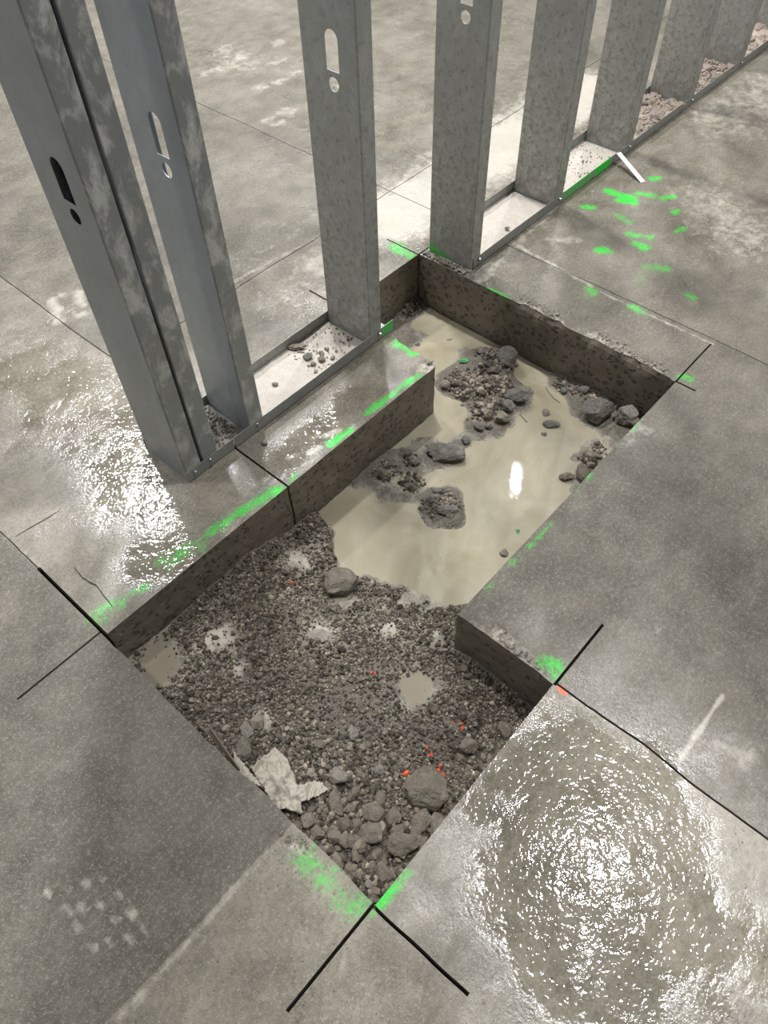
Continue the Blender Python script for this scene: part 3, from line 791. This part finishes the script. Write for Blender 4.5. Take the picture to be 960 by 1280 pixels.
c = bR.mix(bR.rng(bR.noise(300, 3), 0.4, 0.3, 0, 0.6), c, (0.12, 0.1, 0.08))
bR.out(c, 0.55, 0.0, bR.bump(bR.noise(120, 5, 0.7), 0.003, 0.6), 0.4)
poly_sheet('torn_sheet', [(345, 935), (360, 950), (368, 972), (373, 985), (392, 977), (402, 978), (411, 989), (398, 996), (384, 1004), (377, 1006), (378, 1019), (360, 1014), (345, 1013), (336, 996), (322, 974), (314, 960), (330, 948)],
           -.060, .015, bR.m, 'crumpled torn piece of muddy sheeting on the gravel by the slab edge', 'sheet')
poly_sheet('torn_sheet', [(292, 940), (300, 948), (315, 968), (330, 980), (334, 990), (318, 982), (300, 968), (292, 955)],
           -.058, .010, bR.m, 'narrow curled scrap of sheeting wedged against the left trench edge', 'sheet')
bS = NB('brown_strip')
bS.out(bS.mix(bS.noise(80, 5, .7), (0.10, 0.082, 0.06), (0.20, 0.17, 0.13)), 0.6, 0.0, bS.bump(bS.noise(150, 4), 0.002, .5))
def box_mesh(name, dx, dy, dz, mat, bev=0.0):
    bm = bmesh.new(); bmesh.ops.create_cube(bm, size=1)
    for v_ in bm.verts: v_.co = Vector((v_.co.x * dx, v_.co.y * dy, v_.co.z * dz))
    if bev: bmesh.ops.bevel(bm, geom=bm.edges[:], offset=bev, segments=2, affect='EDGES')
    me = bpy.data.meshes.new(name); bm.to_mesh(me); bm.free(); me.materials.append(mat)
    return me
def between(o, a, b_, up=(0, 0, 1)):
    a, b_ = Vector(a), Vector(b_)
    d = (b_ - a).normalized(); s = d.cross(Vector(up)).normalized(); n = s.cross(d)
    o.matrix_world = Matrix.Translation((a + b_) / 2) @ Matrix((d, s, n)).transposed().to_4x4()
p0, p1 = at(263, 915, -.05), at(296, 962, -.045)
o = link('wooden_strip', box_mesh('wooden_strip', math.dist(p0, p1) + .01, .011, .003, bS.m, .0006))
between(o, (p0[0] + .002, p0[1], -.050), (p1[0] + .002, p1[1], -.045), (-.9, 0, .45))
tag(o, 'flat brown strip leaning along the left trench edge', 'strip')
# twig
def tube(name, pts, r, mat, seg=6):
    cu = bpy.data.curves.new(name, 'CURVE'); cu.dimensions = '3D'; cu.bevel_depth = r; cu.bevel_resolution = 2
    sp = cu.splines.new('POLY'); sp.points.add(len(pts) - 1)
    for p_, q in zip(sp.points, pts): p_.co = (*q, 1)
    cu.materials.append(mat); cu.use_fill_caps = True
    t = bpy.data.objects.new(name, cu); sc.collection.objects.link(t)
    me = bpy.data.meshes.new_from_object(t.evaluated_get(bpy.context.evaluated_depsgraph_get()))
    bpy.data.objects.remove(t); me.name = name
    return link(name, me)
tw = [(*at(p, q, WATER), WATER + .0012) for p, q in ((682, 484), (686, 491), (692, 498), (700, 504))]
tag(tube('twig', tw, .0012, bS.m), 'thin brown twig lying on the puddle between rubble mound and far wall', 'twig')
tw = [(*at(p, q, WATER), WATER + .0012) for p, q in ((650, 518), (654, 523), (659, 528))]
tag(tube('twig', tw, .0010, bS.m), 'tiny brown splinter floating beside the square brown block', 'twig')
bW = NB('white_painted_metal')
bW.out(bW.mix(bW.noise(40, 4), (0.62, 0.63, 0.63), (0.74, 0.75, 0.75)), 0.4)
a_ = at(773, 191, .036); b_ = at(804, 228, 0.001)
o = link('metal_shim', box_mesh('metal_shim', math.dist(a_, b_) * 1.03, .017, .0014, bW.m, .0004))
between(o, (*a_, .0365), (*b_, .0012))
tag(o, 'short white metal strip leaning from the steel track onto the floor', 'strip')

# ------------------------------------------------------------------ steel track and studs
Y0, Y1 = 1.0445, 1.1975       # track front and back
Z_STUD, nb = zinc_mat('galvanised_stud_web', 0.30, 0.65, (0.50, 0.515, 0.505))
Z_STUD2, _ = zinc_mat('galvanised_stud_smeared', 0.95, 0.2, (0.36, 0.375, 0.38))
Z_CLEAN, _ = zinc_mat('galvanised_stud_clean', 0.12, 0.12, (0.47, 0.515, 0.54))
Z_TRK, tb = zinc_mat('galvanised_track', 0.2, 0.45, (0.33, 0.36, 0.35))
SCREW = NB('zinc_screw'); SCREW.out((0.45, 0.46, 0.45), 0.35, 0.9)

# green overspray on some steel (its own place on the steel, in world metres)
def green_on(nb_, boxes):
    x, y, z = nb_.xyz()
    src = nb_.p.inputs['Base Color'].links[0].from_socket
    mt = nb_.p.inputs['Metallic'].links[0].from_socket
    for (cx, cz, rx_, rz_, st) in boxes:
        dx = nb_.math('POWER', nb_.math('DIVIDE', nb_.math('SUBTRACT', x, cx), rx_), 2.0)
        dz = nb_.math('POWER', nb_.math('DIVIDE', nb_.math('SUBTRACT', z, cz), rz_), 2.0)
        d = nb_.math('ADD', nb_.math('ADD', dx, dz), nb_.math('MULTIPLY', nb_.math('SUBTRACT', nb_.noise(60, 5, 0.7), 0.5), 1.6))
        f = nb_.rng(d, 1.0, 0.6, 0, st)
        src = nb_.mix(f, src, GREEN)
        mt = nb_.math('MULTIPLY', mt, nb_.math('SUBTRACT', 1.0, f))
    nb_.t.links.new(src, nb_.p.inputs['Base Color']); nb_.t.links.new(mt, nb_.p.inputs['Metallic'])
green_on(tb, [(1.145, .02, .02, .05, .8), (2.16, .02, .06, .03, .95), (2.03, .02, .09, .03, .45)])

def solid(name, mat, parent, build, thick=0.0011, loc=(0, 0, 0), offset=0.0):
    bm = bmesh.new(); build(bm)
    bmesh.ops.remove_doubles(bm, verts=bm.verts[:], dist=1e-5)
    bmesh.ops.recalc_face_normals(bm, faces=bm.faces[:])
    me = bpy.data.meshes.new(name); bm.to_mesh(me); bm.free(); me.materials.append(mat)
    o = link(name, me, parent); o.location = loc
    md = o.modifiers.new('sheet', 'SOLIDIFY'); md.thickness = thick; md.offset = offset
    return o
def extrude_profile(bm, prof, zs):
    """prof: list of (x, y); zs: heights"""
    rows = [[bm.verts.new((x, y, z)) for x, y in prof] for z in zs]
    for a in range(len(zs) - 1):
        for k in range(len(prof) - 1):
            bm.faces.new((rows[a][k], rows[a][k + 1], rows[a + 1][k + 1], rows[a + 1][k]))
HGT = 2.9
HOLES = [0.62, 1.23, 1.84, 2.45]
def web_with_holes(bm, x, y0, y1, z0, z1, dy=0.0):
    def loop(pts):
        vs = [bm.verts.new((x, a, c)) for a, c in pts]
        return [bm.edges.new((vs[k], vs[(k + 1) % len(vs)])) for k in range(len(vs))]
    es = loop([(y0, z0), (y1, z0), (y1, z1), (y0, z1)])
    yc = (y0 + y1) / 2 - 0.009 + dy
    for h in HOLES:
        pts = [(yc - .017, h + .018), (yc + .017, h + .018)]
        pts += [(yc + .017 * math.cos(t), h + .074 + .017 * math.sin(t)) for t in np.linspace(0, math.pi, 12)]
        es += loop(pts)
        es += loop([(yc + .0135 * math.cos(t), h - .006 + .0135 * math.sin(t)) for t in np.linspace(0, 2 * math.pi, 18)[:-1]])
    bmesh.ops.triangle_fill(bm, use_beauty=True, use_dissolve=False, edges=es)
ARC = [(1 - math.cos(t), 1 - math.sin(t)) for t in np.linspace(0, math.pi / 2, 5)]
def make_stud(x, z0=0.0012, flip=False, mat=None, flange_mat=None, flange=0.042, label='', lean=0.0):
    s = -1 if flip else 1
    t = empty('metal_stud', (x, (Y0 + Y1) / 2, 0))
    tag(t, label, 'stud', 'steel wall studs')
    y0, y1 = Y0 + 0.0022 - t.location.y, Y1 - 0.0022 - t.location.y
    r = 0.0028
    solid('web', mat or Z_STUD, t, lambda bm: web_with_holes(bm, 0, y0 + r, y1 - r, z0, HGT))
    for sg, ye in ((1, y0), (-1, y1)):
        prof = [(s * r * a, ye + sg * r * b2) for a, b2 in ARC]      # bend out of the web
        prof += [(s * flange * q, ye) for q in (0.3, 0.6, 0.9)]
        prof += [(s * (flange - 0.0015), ye), (s * flange, ye + sg * 0.0015)]
        f = solid('flange', flange_mat or mat or Z_STUD, t, lambda bm: extrude_profile(bm, prof, np.linspace(z0, HGT, 12)))
        solid('lip', mat or Z_STUD, f, lambda bm: extrude_profile(bm, [(s * flange, ye + sg * 0.0015), (s * flange, ye + sg * 0.011)], (z0, HGT)))
    return t
webs = [(0.672, 'lone grey metal stud just right of the boxed pair, opening hidden behind it'),
        (1.081, 'metal stud at the end of the track before the trench gap'),
        (1.494, 'metal stud with a green foot on the slab edge beyond the trench gap'),
        (1.905, 'metal stud between the green-footed stud and the one by the white strip'),
        (2.310, 'muddy metal stud standing where the white metal strip leans on the track'),
        (2.722, 'metal stud next beyond the white metal strip, dark rubble on both sides of its foot'),
        (3.105, 'metal stud second beyond the white metal strip, with a brown smear near its foot'),
        (3.510, 'farthest metal stud of the row, last one along the track'),
        ]
make_stud(0.488, label='near stud of the boxed pair, its punched web facing left', mat=Z_CLEAN, flange_mat=Z_STUD2, flange=0.041)
make_stud(0.577, label='second stud of the boxed pair, facing back to close the box', flip=True, mat=Z_CLEAN, flange_mat=Z_STUD2, flange=0.0405)
gmat, gnb = zinc_mat('galvanised_stud_green_foot', 0.3, 0.65, (0.50, 0.515, 0.505))
x_, y_, z_ = gnb.xyz()
for k, (x, lb) in enumerate(webs):
    t = make_stud(x, label=lb, mat=gmat if k == 2 else (Z_CLEAN if k == 0 else Z_STUD), flange_mat=Z_STUD2 if k in (0,) else None)
# green overspray at the foot of the stud by the gap
src = gnb.p.inputs['Base Color'].links[0].from_socket
gg = gnb.math('ADD', gnb.rng(z_, 0.055, 0.0, 0, 1.0), gnb.rng(y_, -0.07, 0.07, -0.35, 0.45))
gg = gnb.math('ADD', gg, gnb.math('MULTIPLY', gnb.math('SUBTRACT', gnb.noise(70, 5, .7), .5), .8))
gnb.t.links.new(gnb.mix(gnb.rng(gg, 0.75, 1.15, 0, 0.7), src, GREEN), gnb.p.inputs['Base Color'])

def screw_mesh():
    bm = bmesh.new()
    bmesh.ops.create_cone(bm, cap_ends=True, segments=14, radius1=.0052, radius2=.0046, depth=.0012)
    h = bmesh.ops.create_cone(bm, cap_ends=True, segments=6, radius1=.0034, radius2=.0030, depth=.0042)
    for v_ in h['verts']: v_.co.z += .0024
    me = bpy.data.meshes.new('screw'); bm.to_mesh(me); bm.free(); me.materials.append(SCREW.m)
    return me
SM = screw_mesh()
def make_track(x0, x1, label, fh=0.033, screws=()):
    t = empty('steel_track', ((x0 + x1) / 2, (Y0 + Y1) / 2, 0))
    tag(t, label, 'track')
    hx = (x1 - x0) / 2
    y0, y1 = Y0 - t.location.y, Y1 - t.location.y
    def side(ye, sg):
        def f(bm):
            n = max(4, int((x1 - x0) / 0.04))
            prof = [(ye + sg * .004, .0006), (ye + sg * .0012, .0012), (ye, .004), (ye, fh)]
            rows = []
            for x in np.linspace(-hx, hx, n):
                wob = .0009 * float(fbm(np.array([x * 3 + x0]), np.array([ye]), 0, 2.0, 2, 4)[0])
                rows.append([bm.verts.new((x, y + wob * (z / fh), z)) for y, z in prof])
            for a in range(n - 1):
                for k in range(3): bm.faces.new((rows[a][k], rows[a + 1][k], rows[a + 1][k + 1], rows[a][k + 1]))
        return f
    def base(bm):
        vs = [bm.verts.new(p) for p in ((-hx, y0 + .004, .0006), (hx, y0 + .004, .0006), (hx, y1 - .004, .0006), (-hx, y1 - .004, .0006))]
        bm.faces.new(vs)
    solid('base_plate', Z_TRK, t, base, .001)
    fr = solid('front_flange', Z_TRK_W, t, side(y0, 1), .0012, (0, 0, 0))
    bk = solid('rear_flange', Z_TRK, t, side(y1, -1), .0012)
    for sx in screws:
        s_ = link('screw', SM, fr)
        s_.location = (sx - t.location.x, y0 - .0012, .021)
        s_.rotation_euler = (math.pi / 2, 0, random.random())
    return t
# track material reads object space: give the green patches in the long track's own coordinates
Z_TRK_W, tb2 = zinc_mat('galvanised_track_front', 0.2, 0.4, (0.33, 0.36, 0.35))
cxL = (1.503 + 5.2) / 2
green_on(tb2, [(2.17 - cxL, .02, .055, .03, .95), (2.03 - cxL, .02, .09, .03, .55)])
make_track(1.503, 5.2, 'long steel floor track on the far side of the trench gap', screws=(1.527, 1.925, 2.33, 2.745, 3.125, 3.53))
zt, tb3 = zinc_mat('galvanised_track_painted_end', 0.2, 0.4, (0.33, 0.36, 0.35))
cxM = (0.6245 + 1.165) / 2
green_on(tb3, [(1.155 - cxM, .02, .035, .05, .6)])
Z_TRK_W = zt
make_track(0.6245, 1.165, 'steel floor track between the boxed stud pair and the trench gap', screws=(0.694, 1.112))
Z_TRK_W = Z_TRK
make_track(0.487, 0.6195, 'short end piece of steel track under the boxed stud pair', screws=(0.507, 0.553))

# silt lying in the tracks
bD = NB('dried_silt')
cD = bD.mix(bD.noise(70, 6, .7), (0.33, 0.29, 0.235), (0.55, 0.50, 0.43))
cD = bD.mix(bD.rng(bD.vor(110), .16, .09, 0, .7), cD, (0.16, 0.13, 0.10))
cD = bD.mix(bD.rng(bD.noise(380, 3), .4, .32, 0, .5), cD, (0.2, .17, .14))
bD.out(cD, 0.5, 0, bD.bump(bD.noise(200, 5, .7), .002, .8), .4)
bE = NB('brown_rubble')
bE.out(bE.mix(bE.noise(95, 6, .75), (0.13, 0.095, 0.07), (0.52, 0.44, 0.37)), .7, 0, bE.bump(bE.noise(160, 5, .7), .004, .9), .4)
bF = NB('dark_silt')
bF.out(bF.mix(bF.noise(120, 6, .75), (0.09, 0.075, 0.055), (0.55, 0.51, 0.45)), .4, 0, bF.bump(bF.noise(200, 5, .7), .004, .9), .6)
def silt(x0, x1, mat, label, lv=.004, amp=.004, seed=0, st=.0075):
    xs = np.arange(x0, x1, st); ys = np.linspace(Y0 + .0022, Y1 - .0022, 21)
    X, Y = np.meshgrid(xs, ys, indexing='ij')
    Z = lv + amp * fbm(X, Y, 0, 28, 4, seed, .6) + amp * .8 * fbm(X, Y, 0, 7, 2, seed + 3)
    Z = np.maximum(Z, .0018)
    n = len(ys)
    i, j = np.meshgrid(np.arange(len(xs) - 1), np.arange(n - 1), indexing='ij'); i, j = i.ravel(), j.ravel()
    f = np.stack([i * n + j, (i + 1) * n + j, (i + 1) * n + j + 1, i * n + j + 1], 1)
    o = link('silt', np_mesh('silt', np.stack([X.ravel(), Y.ravel(), Z.ravel()], 1), f, [mat], smooth=True))
    return tag(o, label, 'silt', kind='stuff')
silt(0.716, 1.079, bD.m, 'pale dried silt with crumbs lying in the track before the trench gap', seed=1)
silt(0.58, 0.669, bF.m, 'dark wet grit in the track between the boxed studs and the lone stud', .010, .010, 2, .004)
silt(1.538, 1.902, bD.m, 'smooth pale silt in the track beyond the trench gap', .003, .0025, 3)
silt(1.949, 2.307, bD.m, 'speckled pale silt in the track before the white metal strip', .003, .003, 4)
silt(2.354, 2.719, bE.m, 'rough brown rubble in the track just beyond the white metal strip', .014, .014, 5)
silt(2.766, 3.102, bE.m, 'reddish grit in the track between the two far studs', .012, .012, 6)
silt(3.149, 3.507, bE.m, 'pinkish grit in the track before the farthest stud', .012, .012, 7)
for k, (px, py, w, h, m_, lb) in enumerate([(372, 434, 27, 8, ST_TAN, 'flat brown chip lying in the track against its rear flange'),
                             (384, 446, 13, 10, ST_DARK, 'dark pebble in the track next to the flat brown chip'),
                             (402, 449, 10, 8, ST_TAN, 'small brown pebble in the track near the gap stud'),
                             (391, 455, 7, 6, ST_TAN, 'smallest brown pebble in the track near the gap stud'),
                             (344, 480, 9, 6, ST_TAN, 'lone crumb on the pale silt in the middle of the track'),
                             (634, 285, 7, 5, ST_TAN, 'lone dark crumb on the smooth pale silt beyond the gap'),
                             (800, 134, 14, 10, ST_DARK, 'dark clod against the track side behind the white strip stud'),
                             (815, 150, 10, 8, ST_DARK, 'dark clod in the middle of the brown rubble in the track')]):
    rock(px, py, .006, w, h, m_, lb, on=.005 if k < 6 else .012, tall=.6)
# crumbs lying on the silt
def crumbs(x0, x1, n, size, mat, label, lv):
    VV, FF = [], []
    for k in range(n):
        s = size * math.exp(rng.normal() * .45)
        x, y = rng.uniform(x0 + .01, x1 - .01), rng.uniform(Y0 + .012, Y1 - .012)
        VV.append(rock_verts(ICO1, rng, 7, 0) * (s, s * rng.uniform(.6, 1), s * .7) + (x, y, lv + s * .2)); FF.append(ICO1[1] + len(ICO1[0]) * k)
    o = link('rubble', np_mesh('rubble', np.concatenate(VV), np.concatenate(FF), [mat]))
    tag(o, label, 'rubble', kind='stuff')
crumbs(0.90, 1.079, 130, .0022, ST_TAN, 'fine brown crumbs on the pale silt near the gap stud', .005)
crumbs(0.585, 0.668, 160, .0028, ST_TAN, 'wet brown crumbs at the foot of the lone stud', .012)
crumbs(1.949, 2.307, 160, .0020, ST_TAN, 'fine specks of grit on the silt before the white metal strip', .004)
crumbs(2.354, 2.719, 650, .0075, ST_RED, 'broken brown chips filling the track just beyond the white metal strip', .012)
crumbs(2.766, 3.102, 500, .0070, ST_RED, 'broken brown chips in the track second bay beyond the white metal strip', .010)
crumbs(3.149, 3.507, 450, .0070, ST_RED, 'broken brown chips in the track before the farthest stud', .010)
# mortar crumbs at the foot of the stud on the broken edge
VV, FF = [], []
for k in range(160):
    t = rng.random(); x = 1.478 + rng.normal() * .005; y = 1.05 + .15 * t
    s = rng.uniform(.002, .006)
    VV.append((variants0 := rock_verts(ICO1, rng, 7, 0)) * (s, s, s * .8) + (x, y, .001 + s * .3)); FF.append(ICO1[1] + len(ICO1[0]) * k)
o = link('rubble', np_mesh('rubble', np.concatenate(VV), np.concatenate(FF), [ST_PALE]))
tag(o, 'pale mortar crumbs along the foot of the stud at the far gap edge', 'rubble', kind='stuff')

# hairline cracks in the slab beside the boxed studs
bC = NB('dark_crack'); bC.out((0.02, 0.017, 0.013), 0.9)
for path in (((93, 709), (103, 722), (112, 728), (121, 732), (130, 745), (136, 752), (141, 760)), ((20, 671), (38, 660), (56, 650), (74, 639))):
    pts = [at(*q) for q in path]
    V, F = [], []
    for k, (x, y) in enumerate(pts):
        w = .0009 if k in (0, len(pts) - 1) else .0016
        V += [(x - w * .5, y - w * .5, .0016), (x + w * .5, y + w * .5, .0016)]
        if k: F.append((2 * k - 2, 2 * k - 1, 2 * k + 1, 2 * k))
    link('crack', np_mesh('crack', V, F, [bC.m]), floor)

def edge_crumbs(spots, label, n, size, mat):
    VV, FF = [], []
    for k in range(n):
        a, b2 = spots[k % len(spots)]
        t = rng.random()
        x, y = at(a[0] + (b2[0] - a[0]) * t + rng.normal() * 3, a[1] + (b2[1] - a[1]) * t + rng.normal() * 3, 0.0)
        if inpitf(np.array([x]), np.array([y]), -.004)[0]: continue
        s_ = size * math.exp(rng.normal() * .45)
        VV.append(rock_verts(ICO1, rng, 7, 0) * (s_, s_ * .8, s_ * .6) + (x, y, s_ * .1)); FF.append(ICO1[1] + len(ICO1[0]) * (len(VV) - 1))
    o = link('rubble', np_mesh('rubble', np.concatenate(VV), np.concatenate(FF), [mat]))
    tag(o, label, 'rubble', kind='stuff')
edge_crumbs([((650, 372), (700, 396)), ((745, 415), (780, 436)), ((785, 440), (838, 464))], 'pale crumbs on the spalled rim of the far trench wall', 170, .0022, ST_PALE)
edge_crumbs([((625, 795), (672, 832))], 'pale crumbs on the spalled slab edge beside the deep trench corner', 70, .0018, ST_PALE)
edge_crumbs([((350, 1044), (392, 1062)), ((500, 414), (515, 428)), ((525, 440), (542, 452))], 'small crumbs at the broken slab corners along the trench', 90, .0020, ST_PALE)
